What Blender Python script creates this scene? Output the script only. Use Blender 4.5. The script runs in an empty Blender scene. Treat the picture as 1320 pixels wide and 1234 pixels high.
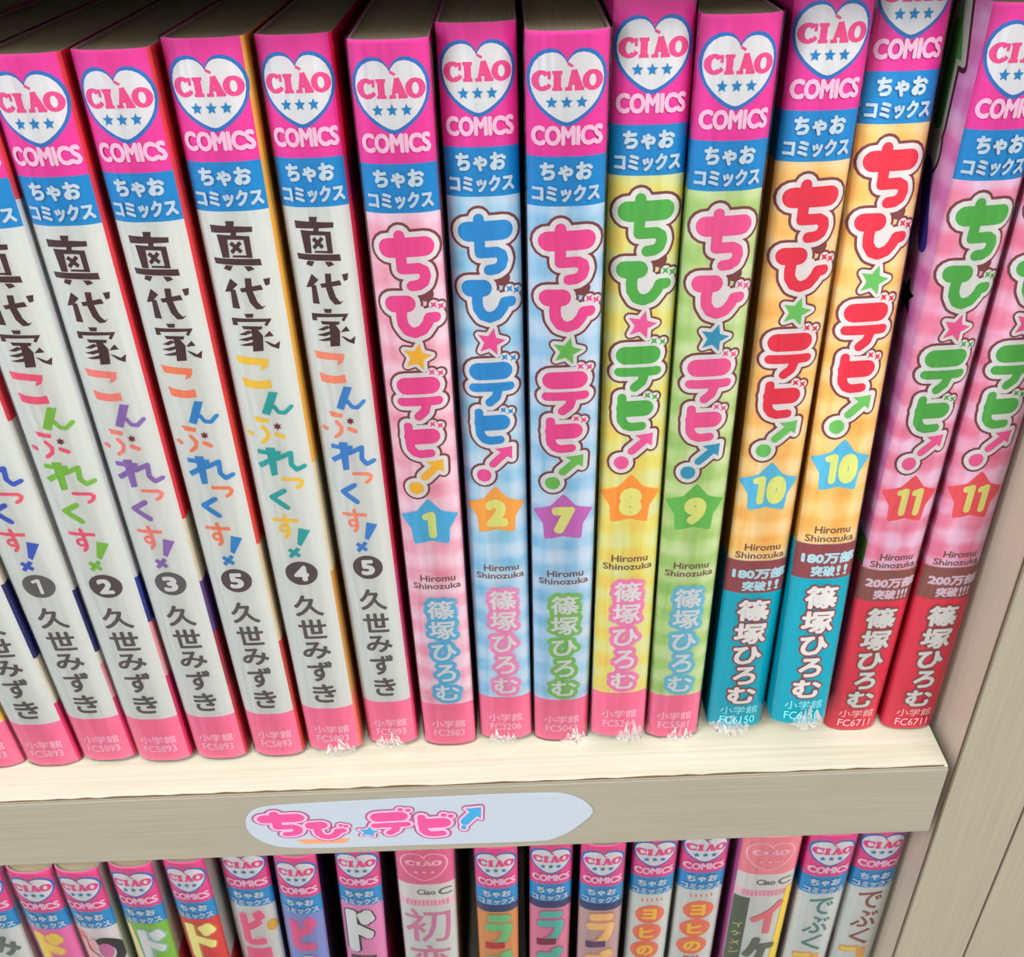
import bpy, bmesh, math, random
from mathutils import Matrix, Vector

SC = bpy.context.scene
COL = SC.collection
MM = 0.001
random.seed(7)

# ------------------------------------------------------------------ camera
FPX = 1238.08
ROWS = ((0.99876, -0.008802, -0.049009), (0.045243, 0.571477, 0.81937), (-0.020796, 0.820571, -0.571167))
cam_data = bpy.data.cameras.new('camera')
cam_data.sensor_fit = 'HORIZONTAL'
cam_data.sensor_width = 36.0
cam_data.lens = FPX / 1320 * 36.0
cam_data.clip_start = 0.01
cam = bpy.data.objects.new('camera', cam_data)
COL.objects.link(cam)
r, u, f = (Vector(v) for v in ROWS)
cam.matrix_world = Matrix(((r.x, u.x, -f.x, 5.0968 * MM), (r.y, u.y, -f.y, -155.937 * MM),
                           (r.z, u.z, -f.z, 203.744 * MM), (0, 0, 0, 1)))
SC.camera = cam

# ------------------------------------------------------------------ light
world = bpy.data.worlds.new('shop_air')
SC.world = world
world.use_nodes = True
bg = world.node_tree.nodes['Background']
bg.inputs['Color'].default_value = (0.93, 0.96, 1.0, 1)
bg.inputs['Strength'].default_value = 0.8


def area(name, loc, target, sx, sy, power, color):
    d = bpy.data.lights.new(name, 'AREA')
    d.shape = 'RECTANGLE'
    d.size, d.size_y, d.energy, d.color = sx, sy, power, color
    o = bpy.data.objects.new(name, d)
    COL.objects.link(o)
    o.location = loc
    o.rotation_euler = (Vector(target) - Vector(loc)).to_track_quat('-Z', 'Y').to_euler()
    return o


area('ceiling_tube', (-0.30, -1.05, 1.45), (0, 0, 0.05), 1.6, 0.5, 42, (1.0, 0.985, 0.94))
area('ceiling_tube', (0.95, -1.35, 1.30), (0, 0, 0.05), 1.6, 0.4, 34, (1.0, 0.975, 0.93))
area('ceiling_tube', (-1.25, -0.95, 1.05), (0, 0, 0.05), 0.4, 1.6, 16, (0.86, 0.93, 1.0))

SC.view_settings.view_transform = 'Standard'
SC.view_settings.look = 'None'
SC.view_settings.exposure = 0.0
SC.view_settings.gamma = 1.0
SC.view_settings.use_curve_mapping = False


# ------------------------------------------------------------------ materials
def lin(c):
    return tuple(((x / 255) / 12.92 if x / 255 <= 0.04045 else ((x / 255 + 0.055) / 1.055) ** 2.4) for x in c) + (1,)


MATS = {}


def ink(c, rough=0.38):
    """a flat printed colour, sRGB 0-255"""
    if min(c) > 200:
        c = tuple(round(v * 0.935) for v in c)
    k = ('ink', c, rough)
    if k not in MATS:
        m = bpy.data.materials.new('print')
        m.use_nodes = True
        b = m.node_tree.nodes['Principled BSDF']
        b.inputs['Base Color'].default_value = lin(c)
        b.inputs['Roughness'].default_value = rough
        b.inputs['Specular IOR Level'].default_value = 0.35
        MATS[k] = m
    return MATS[k]


def nd(nt, kind, **kw):
    n = nt.nodes.new(kind)
    for k, v in kw.items():
        setattr(n, k, v)
    return n


def math_node(nt, op, a, b=None):
    n = nd(nt, 'ShaderNodeMath', operation=op)
    for i, v in enumerate((a, b)):
        if v is None:
            continue
        if isinstance(v, (int, float)):
            n.inputs[i].default_value = v
        else:
            nt.links.new(v, n.inputs[i])
    return n.outputs[0]


def gingham(c0, c1, c2, seed=0.0):
    """watercolour gingham printed on the spine"""
    k = ('ging', c0, c1, c2, seed)
    if k in MATS:
        return MATS[k]
    m = bpy.data.materials.new('gingham_print')
    m.use_nodes = True
    nt = m.node_tree
    b = nt.nodes['Principled BSDF']
    b.inputs['Roughness'].default_value = 0.38
    b.inputs['Specular IOR Level'].default_value = 0.35
    tc = nd(nt, 'ShaderNodeTexCoord')
    sep = nd(nt, 'ShaderNodeSeparateXYZ')
    nt.links.new(tc.outputs['Object'], sep.inputs[0])
    sx = math_node(nt, 'SINE', math_node(nt, 'MULTIPLY', sep.outputs['X'], 2 * math.pi / 0.0066))
    sz = math_node(nt, 'SINE', math_node(nt, 'MULTIPLY', sep.outputs['Z'], 2 * math.pi / 0.0082))
    sxc = nd(nt, 'ShaderNodeMath', operation='MULTIPLY_ADD', use_clamp=True)
    szc = nd(nt, 'ShaderNodeMath', operation='MULTIPLY_ADD', use_clamp=True)
    for s, t in ((sx, sxc), (sz, szc)):
        nt.links.new(s, t.inputs[0])
        t.inputs[1].default_value = 0.8
        t.inputs[2].default_value = 0.5
    no = nd(nt, 'ShaderNodeTexNoise', noise_dimensions='4D')
    no.inputs['Scale'].default_value = 170
    no.inputs['W'].default_value = seed
    nt.links.new(tc.outputs['Object'], no.inputs['Vector'])
    a = math_node(nt, 'MULTIPLY', sxc.outputs[0], 0.24)
    c = math_node(nt, 'MULTIPLY', szc.outputs[0], 0.34)
    d = math_node(nt, 'MULTIPLY', math_node(nt, 'SUBTRACT', no.outputs[0], 0.5), 1.1)
    t = math_node(nt, 'ADD', math_node(nt, 'ADD', a, c), math_node(nt, 'ADD', d, 0.16))
    cr = nd(nt, 'ShaderNodeValToRGB')
    cr.color_ramp.elements[0].color = lin(c0)
    cr.color_ramp.elements[0].position = 0.15
    cr.color_ramp.elements[1].color = lin(c2)
    cr.color_ramp.elements[1].position = 0.95
    e = cr.color_ramp.elements.new(0.55)
    e.color = lin(c1)
    nt.links.new(t, cr.inputs[0])
    nt.links.new(cr.outputs[0], b.inputs['Base Color'])
    MATS[k] = m
    return m


def wood(name, c0, c1, axis, fine, rough=0.5, bump=0.15):
    """laminate with fine straight grain running along one axis"""
    m = bpy.data.materials.new(name)
    m.use_nodes = True
    nt = m.node_tree
    b = nt.nodes['Principled BSDF']
    b.inputs['Roughness'].default_value = rough
    tc = nd(nt, 'ShaderNodeTexCoord')
    mp = nd(nt, 'ShaderNodeMapping')
    s = [fine, fine, fine]
    s[axis] = fine * 0.018
    mp.inputs['Scale'].default_value = s
    nt.links.new(tc.outputs['Object'], mp.inputs['Vector'])
    n1 = nd(nt, 'ShaderNodeTexNoise')
    n1.inputs['Scale'].default_value = 1.0
    n1.inputs['Detail'].default_value = 3.0
    nt.links.new(mp.outputs[0], n1.inputs['Vector'])
    mp2 = nd(nt, 'ShaderNodeMapping')
    s2 = [fine * 0.2] * 3
    s2[axis] = fine * 0.004
    mp2.inputs['Scale'].default_value = s2
    nt.links.new(tc.outputs['Object'], mp2.inputs['Vector'])
    n2 = nd(nt, 'ShaderNodeTexNoise')
    n2.inputs['Scale'].default_value = 1.0
    nt.links.new(mp2.outputs[0], n2.inputs['Vector'])
    t = math_node(nt, 'ADD', math_node(nt, 'MULTIPLY', n1.outputs[0], 0.78), math_node(nt, 'MULTIPLY', n2.outputs[0], 0.22))
    cr = nd(nt, 'ShaderNodeValToRGB')
    cr.color_ramp.elements[0].position = 0.36
    cr.color_ramp.elements[0].color = lin(c0)
    cr.color_ramp.elements[1].position = 0.62
    cr.color_ramp.elements[1].color = lin(c1)
    nt.links.new(t, cr.inputs[0])
    nt.links.new(cr.outputs[0], b.inputs['Base Color'])
    bp = nd(nt, 'ShaderNodeBump')
    bp.inputs['Strength'].default_value = bump
    bp.inputs['Distance'].default_value = 0.0004
    nt.links.new(n1.outputs[0], bp.inputs['Height'])
    nt.links.new(bp.outputs[0], b.inputs['Normal'])
    return m


def paper_edges():
    m = bpy.data.materials.new('paper_edges')
    m.use_nodes = True
    nt = m.node_tree
    b = nt.nodes['Principled BSDF']
    b.inputs['Roughness'].default_value = 0.9
    tc = nd(nt, 'ShaderNodeTexCoord')
    mp = nd(nt, 'ShaderNodeMapping')
    mp.inputs['Scale'].default_value = (4200, 60, 60)
    nt.links.new(tc.outputs['Object'], mp.inputs['Vector'])
    n = nd(nt, 'ShaderNodeTexNoise')
    n.inputs['Scale'].default_value = 1.0
    nt.links.new(mp.outputs[0], n.inputs['Vector'])
    cr = nd(nt, 'ShaderNodeValToRGB')
    cr.color_ramp.elements[0].color = lin((120, 108, 86))
    cr.color_ramp.elements[1].color = lin((168, 154, 128))
    nt.links.new(n.outputs[0], cr.inputs[0])
    nt.links.new(cr.outputs[0], b.inputs['Base Color'])
    return m


def film(name, seed, strength, white=0.0):
    """clear shrink wrap: mostly transparent, glossy with fine wrinkles"""
    m = bpy.data.materials.new(name)
    m.use_nodes = True
    nt = m.node_tree
    nt.nodes.remove(nt.nodes['Principled BSDF'])
    out = nt.nodes['Material Output']
    tr = nd(nt, 'ShaderNodeBsdfTransparent')
    gl = nd(nt, 'ShaderNodeBsdfGlossy')
    gl.inputs['Roughness'].default_value = 0.16
    fr = nd(nt, 'ShaderNodeFresnel')
    fr.inputs['IOR'].default_value = 1.34
    tc = nd(nt, 'ShaderNodeTexCoord')
    mp = nd(nt, 'ShaderNodeMapping')
    mp.inputs['Scale'].default_value = (260, 260, 32)
    mp.inputs['Location'].default_value = (seed, seed * 1.7, 0)
    mp.inputs['Rotation'].default_value = (0, 0.12, 0)
    nt.links.new(tc.outputs['Object'], mp.inputs['Vector'])
    n = nd(nt, 'ShaderNodeTexNoise')
    n.inputs['Scale'].default_value = 1.0
    n.inputs['Detail'].default_value = 3.0
    nt.links.new(mp.outputs[0], n.inputs['Vector'])
    bp = nd(nt, 'ShaderNodeBump')
    bp.inputs['Strength'].default_value = strength
    bp.inputs['Distance'].default_value = 0.0012
    nt.links.new(n.outputs[0], bp.inputs['Height'])
    nt.links.new(bp.outputs[0], gl.inputs['Normal'])
    nt.links.new(bp.outputs[0], fr.inputs['Normal'])
    mx = nd(nt, 'ShaderNodeMixShader')
    nt.links.new(fr.outputs[0], mx.inputs[0])
    nt.links.new(tr.outputs[0], mx.inputs[1])
    nt.links.new(gl.outputs[0], mx.inputs[2])
    last = mx.outputs[0]
    if white:
        df = nd(nt, 'ShaderNodeBsdfDiffuse')
        df.inputs['Color'].default_value = (0.9, 0.9, 0.9, 1)
        m2 = nd(nt, 'ShaderNodeMixShader')
        m2.inputs[0].default_value = white
        nt.links.new(last, m2.inputs[1])
        nt.links.new(df.outputs[0], m2.inputs[2])
        last = m2.outputs[0]
    nt.links.new(last, out.inputs['Surface'])
    return m


PAGES = paper_edges()
FILM = [film('clear_film', 3.1 * i, 0.32) for i in range(4)]
CRUMPLE = film('crumpled_film', 9.0, 1.0, 0.1)


# ------------------------------------------------------------------ mesh helpers
def link_mesh(name, verts, faces, mats, idx=None, parent=None, smooth=False):
    me = bpy.data.meshes.new(name)
    me.from_pydata([(x * MM, y * MM, z * MM) for x, y, z in verts], [], faces)
    for m in mats:
        me.materials.append(m)
    if idx:
        me.polygons.foreach_set('material_index', idx)
    if smooth:
        me.polygons.foreach_set('use_smooth', [True] * len(faces))
    me.update()
    o = bpy.data.objects.new(name, me)
    COL.objects.link(o)
    if parent:
        o.parent = parent
    return o


def tag(o, label=None, cat=None, group=None, kind=None):
    for k, v in (('label', label), ('category', cat), ('group', group), ('kind', kind)):
        if v:
            o[k] = v
    return o


def box(x0, x1, y0, y1, z0, z1, bev=0.0):
    """vertices and faces of a box (mm), optionally with bevelled edges"""
    bm = bmesh.new()
    bmesh.ops.create_cube(bm, size=1.0)
    for v in bm.verts:
        v.co = ((x0 + x1) / 2 + v.co.x * (x1 - x0), (y0 + y1) / 2 + v.co.y * (y1 - y0), (z0 + z1) / 2 + v.co.z * (z1 - z0))
    if bev:
        bmesh.ops.bevel(bm, geom=bm.edges[:], offset=bev, segments=2, affect='EDGES', profile=0.5)
    bm.verts.index_update()
    vs = [tuple(v.co) for v in bm.verts]
    fs = [tuple(v.index for v in fc.verts) for fc in bm.faces]
    bm.free()
    return vs, fs


# ------------------------------------------------------------------ flat artwork: lists of polygons in mm, reference spine half-width 7
class P(list):
    lvl = 0


TEXTS = [0]


def disc(x, y, rx, ry=None, n=18):
    ry = ry or rx
    return [[(x + rx * math.cos(2 * math.pi * i / n), y + ry * math.sin(2 * math.pi * i / n)) for i in range(n)]]


def seg(a, b, wa, wb=None):
    wb = wa if wb is None else wb
    dx, dy = b[0] - a[0], b[1] - a[1]
    l = math.hypot(dx, dy) or 1e-6
    nx, ny = -dy / l, dx / l
    return [[(a[0] + nx * wa, a[1] + ny * wa), (a[0] - nx * wa, a[1] - ny * wa), (b[0] - nx * wb, b[1] - ny * wb), (b[0] + nx * wb, b[1] + ny * wb)]]


def stroke(pts, rad, n=16):
    out = []
    for p in pts:
        out += disc(p[0], p[1], rad, n=n)
    for a, b in zip(pts, pts[1:]):
        out += seg(a, b, rad)
    return out


def poly_grow(poly, rad):
    """a polygon thickened all round"""
    out = [poly]
    for a, b in zip(poly, poly[1:] + poly[:1]):
        out += stroke([a, b], rad, 10) if rad else []
    return out


def star(x, y, rad, rot=0.0, inner=0.45, n=5):
    pts = []
    for i in range(2 * n):
        q = rad if i % 2 == 0 else rad * inner
        a = math.radians(rot) + math.pi / 2 + math.pi * i / n
        pts.append((x + q * math.cos(a), y + q * math.sin(a)))
    return [[(x, y), pts[i], pts[(i + 1) % (2 * n)]] for i in range(2 * n)]


def star_outline(x, y, rad, rot, inner, n=5):
    return [(x + (rad if i % 2 == 0 else rad * inner) * math.cos(math.radians(rot) + math.pi / 2 + math.pi * i / n),
             y + (rad if i % 2 == 0 else rad * inner) * math.sin(math.radians(rot) + math.pi / 2 + math.pi * i / n)) for i in range(2 * n)]


def star_grow(x, y, rad, rot, inner, grow, n=5):
    pts = star_outline(x, y, rad, rot, inner, n)
    out = star(x, y, rad, rot, inner, n)
    for a, b in zip(pts, pts[1:] + pts[:1]):
        out += stroke([a, b], grow, 10)
    return out


GLYPHS = {}


def glyph(s):
    """triangles of a line of text in Blender's own built-in font, scaled to a unit box"""
    if s not in GLYPHS:
        c = bpy.data.curves.new('t', 'FONT')
        c.body = s
        c.resolution_u = 3
        o = bpy.data.objects.new('t', c)
        COL.objects.link(o)
        dg = bpy.context.evaluated_depsgraph_get()
        me = o.evaluated_get(dg).to_mesh()
        vs = [(v.co.x, v.co.y) for v in me.vertices]
        fs = [tuple(p.vertices) for p in me.polygons]
        x0, x1 = min(v[0] for v in vs), max(v[0] for v in vs)
        y0, y1 = min(v[1] for v in vs), max(v[1] for v in vs)
        GLYPHS[s] = ([((x - x0) / (x1 - x0), (y - y0) / (y1 - y0)) for x, y in vs], fs)
        o.evaluated_get(dg).to_mesh_clear()
        bpy.data.objects.remove(o)
        bpy.data.curves.remove(c)
    return GLYPHS[s]


def text(s, x0, x1, y0, y1, bold=0.0, n=6, rot=0.0):
    """text fitted into a box; bold thickens every stroke by that many mm"""
    vs, fs = glyph(s)
    x0, x1, y0, y1 = x0 + bold, x1 - bold, y0 + bold, y1 - bold
    pt = [(x0 + (x1 - x0) * a, y0 + (y1 - y0) * b) for a, b in vs]
    if rot:
        cx, cy, c, q = (x0 + x1) / 2, (y0 + y1) / 2, math.cos(math.radians(rot)), math.sin(math.radians(rot))
        pt = [(cx + (a - cx) * c - (b - cy) * q, cy + (a - cx) * q + (b - cy) * c) for a, b in pt]
    offs = [(0, 0)]
    rings = [bold] if bold < 0.45 else [bold * 0.35, bold * 0.7, bold]
    if bold:
        for rr in rings:
            k = n if rr < 0.6 else 2 * n
            offs += [(rr * math.cos(2 * math.pi * i / k), rr * math.sin(2 * math.pi * i / k)) for i in range(k)]
    TEXTS[0] += 1
    base = (TEXTS[0] % 5) * 26
    out = []
    for k, (ox, oy) in enumerate(offs):
        for fc in fs:
            q = P((pt[i][0] + ox, pt[i][1] + oy) for i in fc)
            q.lvl = base + k
            out.append(q)
    return out


def place(polys, src, dst):
    """move artwork from one box (x0,x1,y0,y1) to another"""
    a, b, c, d = src
    e, f2, g, h = dst
    out = []
    for p in polys:
        q = P((e + (x - a) * (f2 - e) / (b - a), g + (y - c) * (h - g) / (d - c)) for x, y in p)
        q.lvl = getattr(p, 'lvl', 0)
        out.append(q)
    return out


NS = 22                        # facets across a spine
STATIONS = [-7 + 14 * i / NS for i in range(NS + 1)]
CUTS = {}


def cut(key, polys):
    """slice artwork at the spine's facet lines so that it bends with the spine"""
    if key is not None and key in CUTS:
        return CUTS[key]
    bm = bmesh.new()
    for n, p in enumerate(polys):
        # overlapping strokes of one ink lie a fraction of a micron apart
        z = (p.lvl if isinstance(p, P) else n % 127) * 0.0004
        q = [(max(-6.97, min(6.97, x)), y) for x, y in p]
        try:
            bm.faces.new([bm.verts.new((x, y, z)) for x, y in q])
        except ValueError:
            pass
    big = [fc for fc in bm.faces if len(fc.verts) > 4]
    if big:
        bmesh.ops.triangulate(bm, faces=big)
    for s in STATIONS[1:-1]:
        g = [fc for fc in bm.faces if min(v.co.x for v in fc.verts) < s - 1e-4 and max(v.co.x for v in fc.verts) > s + 1e-4]
        if g:
            es = {e for fc in g for e in fc.edges}
            vs = {v for fc in g for v in fc.verts}
            bmesh.ops.bisect_plane(bm, geom=list(g) + list(es) + list(vs), plane_co=(s, 0, 0), plane_no=(1, 0, 0), dist=1e-5)
    bm.verts.index_update()
    res = ([(v.co.x, v.co.y, v.co.z) for v in bm.verts], [tuple(v.index for v in fc.verts) for fc in bm.faces])
    bm.free()
    if key is not None:
        CUTS[key] = res
    return res


def spine_y(t, bulge):
    return -bulge * (1 - abs(t) ** 3)


def decal(name, layers, w, bulge, parent, lift=0.0, kind=None):
    """print wrapped on a spine. layers: (key, polygons, material) from the lowest up"""
    verts, faces, mats, idx = [], [], [], []
    for n, (key, polys, m) in enumerate(layers):
        vs, fs = cut(key, polys)
        b = len(verts)
        off = 0.04 + 0.06 * n + lift
        for x, h, z in vs:
            t = x / 7
            # facet-exact depth
            i = min(NS - 1, int((t + 1) / 2 * NS))
            ta, tb = -1 + 2 * i / NS, -1 + 2 * (i + 1) / NS
            k = (t - ta) / (tb - ta)
            y = spine_y(ta, bulge) * (1 - k) + spine_y(tb, bulge) * k
            verts.append((x * w / 14, y - off - z, h))
        if m not in mats:
            mats.append(m)
        mi = mats.index(m)
        for fc in fs:
            faces.append(tuple(b + i for i in fc))
            idx.append(mi)
    # face the viewer
    fixed = []
    for fc in faces:
        a, c, d = (verts[fc[i]] for i in (0, 1, 2))
        nz = (c[0] - a[0]) * (d[2] - a[2]) - (c[2] - a[2]) * (d[0] - a[0])
        fixed.append(fc if nz > 0 else tuple(reversed(fc)))
    return link_mesh(name, verts, fixed, mats, idx, parent)


# ------------------------------------------------------------------ artwork
HEADER_PINK, BLUE, FOOT_PINK = (230, 54, 154), (14, 134, 200), (246, 118, 156)
PAPER, DARKB = (226, 229, 224), (74, 46, 50)
HT, DEPTH = 174.0, 112.0


HEART = [(0, .845), (.06, .90), (.15, .955), (.27, .99), (.42, 1.0), (.58, .985), (.74, .94), (.87, .865), (.96, .765), (1.0, .65), (.985, .54), (.93, .43), (.83, .325), (.68, .225), (.5, .14), (.3, .065), (.12, .015), (0, 0)]


def heart(cx, top, bot, hw):
    """outline of the heart badge"""
    right = [(cx + a * hw, bot + b * (top - bot)) for a, b in HEART]
    return right + [(2 * cx - x, y) for x, y in right[-2:0:-1]]


def heart_fan(cx, top, bot, hw):
    p = heart(cx, top, bot, hw)
    c = (cx, bot + (top - bot) * 0.55)
    return [[c, p[i], p[(i + 1) % len(p)]] for i in range(len(p))]


def ring(x, y, rx, ry, ix, iy, a0=0, a1=360, n=22):
    out = []
    for i in range(n):
        p, q = (math.radians(a0 + (a1 - a0) * (i + k) / n) for k in (0, 1))
        out.append([(x + rx * math.cos(p), y + ry * math.sin(p)), (x + rx * math.cos(q), y + ry * math.sin(q)),
                    (x + ix * math.cos(q), y + iy * math.sin(q)), (x + ix * math.cos(p), y + iy * math.sin(p))])
    return out


def fat_serif_word():
    """CIAO with a grave accent, in fat round serif capitals"""
    o = []
    y0, y1 = 164.9, 168.0
    ym = (y0 + y1) / 2
    o += ring(-4.3, ym, 1.75, 1.65, 0.55, 0.95, 42, 318)
    o += seg((-3.1, 167.95), (-3.1, 166.7), 0.26) + seg((-3.3, 165.4), (-3.0, 165.9), 0.36)
    o += seg((-1.75, y0), (-1.75, y1), 0.62) + seg((-2.6, y0 + .26), (-0.9, y0 + .26), 0.28) + seg((-2.6, y1 - .26), (-0.9, y1 - .26), 0.28)
    o += seg((0.2, y0 + .2), (1.0, y1 + .1), 0.3, 0.36) + seg((2.0, y0 + .2), (1.0, y1 + .1), 0.68, 0.5)
    o += seg((0.4, ym - .45), (1.6, ym - .45), 0.26) + seg((-0.45, y0 + .26), (0.75, y0 + .26), 0.28) + seg((1.15, y0 + .26), (2.75, y0 + .26), 0.28)
    o += seg((-0.05, y1 + 1.15), (0.85, y1 + .65), 0.22)
    o += ring(4.2, ym, 1.75, 1.65, 0.6, 0.95)
    return o


def emblem_layers():
    return [
        ('h1', heart_fan(-0.1, 171.45, 159.0, 6.75), ink((38, 112, 190))),
        ('h2', heart_fan(-0.1, 170.85, 159.75, 6.2), ink((236, 238, 240))),
        ('ciao', fat_serif_word(), ink((232, 72, 140))),
        ('st3', star(-2.7, 163.0, 1.05) + star(-0.15, 163.0, 1.05) + star(2.4, 163.0, 1.05), ink((20, 128, 190))),
        ('comics', text('COMICS', -6.2, 6.2, 155.9, 159.3, 0.2), ink((244, 196, 222))),
        ('chao', text('ちゃお', -4.8, 4.6, 149.8, 153.2, 0.2), ink((214, 230, 240))),
        ('komi', text('コミックス', -6.2, 6.0, 146.1, 149.2, 0.17), ink((206, 226, 240))),
    ]


CHI = stroke([(-3.3, 138.75), (3.6, 138.95)], 1.9) + stroke([(-1.05, 141.1), (-1.05, 134.7)], 1.05) + \
    stroke([(-1.05, 134.65), (2.2, 134.75), (3.15, 134.2), (3.4, 133.2), (3.0, 132.0), (2.0, 131.4), (0.6, 131.25)], 1.05)
BI_PTS = [([(-3.4, 127.6), (-0.7, 127.65)], 1.72), ([(-1.8, 127), (-2.05, 125), (-1.9, 123.4), (-1.0, 122.0), (0.4, 121.5), (2.0, 122.1), (3.1, 123.5), (3.5, 124.6), (4.7, 124.6)], 1.1)]
CHI_PTS = [([(-3.3, 138.75), (3.6, 138.95)], 1.9), ([(-1.05, 141.1), (-1.05, 134.7)], 1.05),
           ([(-1.05, 134.65), (2.2, 134.75), (3.15, 134.2), (3.4, 133.2), (3.0, 132.0), (2.0, 131.4), (0.6, 131.25)], 1.05)]
DE_PTS = [([(-2.6, 109.7), (2.7, 109.85)], 1.95), ([(-3.7, 106.0), (4.0, 106.2)], 1.0), ([(1.5, 105.6), (1.0, 103.8), (-0.4, 102.6)], 1.0)]
BI2_PTS = [([(-2.9, 100.2), (-2.9, 95.5)], 0.95), ([(-2.2, 97.6), (2.0, 97.75)], 1.85), ([(-2.9, 96), (-2.75, 94.8), (-2.0, 93.75), (-0.8, 93.3), (1.5, 93.5)], 1.0)]
EX_PTS = [([(-0.3, 87.4), (2.3, 89.9)], 0.9), ([(-2.45, 84.5), (-2.45, 84.52)], 1.65)]
HEAD = [(0.2, 91.3), (4.1, 91.7), (4.0, 88.5)]
SPARKS = {'bi': [(4.5, 127.2), (5.9, 126.7)], 'de': [(3.1, 112.8), (4.9, 112.4)], 'bi2': [(2.4, 100.7), (4.0, 100.2)]}


def rads(pts, grow):
    out = []
    for p, q in pts:
        out += stroke(p, q + grow)
    return out


def title_parts(grow):
    """(letters, accent) of the bubble title with every stroke grown by some mm"""
    a = rads(CHI_PTS, grow) + rads(BI_PTS, grow) + rads(DE_PTS, grow) + rads(BI2_PTS, grow)
    for pts in SPARKS.values():
        for x, y in pts:
            a += disc(x, y, 0.15 + grow * 0.85, n=12) if grow else star(x, y, 0.95, 45, 0.36, 4)
    b = rads(EX_PTS, grow) + poly_grow(HEAD, grow)
    b += star_grow(0.4, 116.3, 3.0, -13, 0.47, grow * 0.75) if grow else star(0.4, 116.3, 3.1, -13, 0.45)
    return a, b


T_BROWN = sum(title_parts(1.5), []) + disc(3.2, 129.4, 1.5)
T_WHITE = sum(title_parts(0.98), []) + disc(1.2, 124.6, 1.7) + disc(1.6, 126, 1.2)
T_FILL, T_ACC = title_parts(0.0)

# the tall dark title lettering of the white series
SHIN = [[(-1.67, 143.47), (-0.04, 143.42), (-0.31, 142.37), (-1.71, 142.41)], [(-4.73, 142.75), (3.06, 142.27), (2.93, 141.28), (-4.72, 141.26)], [(-1.05, 141.4), (0.03, 141.36), (-0.21, 140.5), (-1.18, 140.53)], [(-3.79, 140.98), (-1.87, 140.8), (-2.13, 136.49), (-3.48, 136.53)], [(-3.79, 140.98), (2.11, 140.55), (2.06, 139.8), (-1.99, 140.0)], [(1.02, 140.59), (2.23, 140.55), (2.16, 136.36), (1.11, 136.4)], [(-1.44, 136.99), (1.25, 136.9), (1.19, 136.44), (-1.57, 136.6)], [(-1.14, 139.65), (0.57, 137.82), (-0.0, 137.28), (-1.76, 139.08)], [(0.14, 139.68), (0.65, 139.16), (-1.34, 137.19), (-1.82, 137.76)], [(-5.29, 136.46), (3.49, 136.12), (3.57, 134.82), (-5.15, 135.29)], [(-3.2, 135.1), (-1.81, 134.93), (-2.51, 133.91), (-3.69, 134.34)], [(0.23, 134.82), (1.58, 134.78), (2.12, 134.16), (0.83, 133.76)]]
DAI = [[(-2.84, 132.48), (-1.57, 131.25), (-3.23, 129.83), (-4.43, 129.68)], [(-3.24, 130.23), (-2.24, 130.2), (-2.03, 126.32), (-3.46, 126.45)], [(-1.38, 130.44), (2.72, 131.04), (3.02, 130.04), (-1.16, 129.63)], [(-0.09, 132.47), (1.15, 132.44), (0.96, 130.1), (-0.31, 129.61)], [(-0.31, 129.61), (0.96, 130.1), (1.53, 127.66), (0.1, 127.43)], [(0.1, 127.43), (1.53, 127.66), (2.28, 126.6), (1.07, 126.09)], [(2.28, 126.6), (3.07, 126.88), (2.22, 126.14), (1.07, 126.09)], [(3.31, 132.16), (4.62, 132.25), (4.33, 130.93), (3.56, 130.77)]]
IE = [[(-1.46, 125.29), (0.32, 125.24), (0.08, 124.41), (-1.2, 124.45)], [(-4.15, 124.41), (3.49, 124.09), (3.29, 123.48), (-4.06, 123.57)], [(-4.15, 124.41), (-3.33, 124.38), (-3.08, 122.9), (-4.17, 122.82)], [(2.85, 124.05), (3.62, 124.08), (2.53, 122.53), (2.0, 122.82)], [(-2.46, 122.76), (1.63, 122.55), (1.29, 121.86), (-2.17, 122.03)], [(-0.75, 122.07), (0.53, 122.03), (1.38, 120.59), (-0.78, 119.95)], [(-0.78, 119.95), (1.38, 120.59), (0.96, 117.31), (-1.14, 117.23)], [(-1.3, 121.8), (-0.46, 121.35), (-2.1, 120.7), (-3.37, 120.88)], [(-3.79, 119.75), (-0.42, 120.65), (-0.39, 119.93), (-2.01, 119.47)], [(-3.69, 118.61), (-0.59, 119.37), (-0.71, 118.51), (-2.41, 118.42)], [(1.47, 120.3), (2.79, 121.54), (3.43, 120.38)], [(1.42, 119.45), (2.12, 119.29), (3.33, 118.53), (2.64, 118.18)], [(3.33, 118.53), (4.45, 119.21), (3.99, 117.5), (2.64, 118.18)]]
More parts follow.
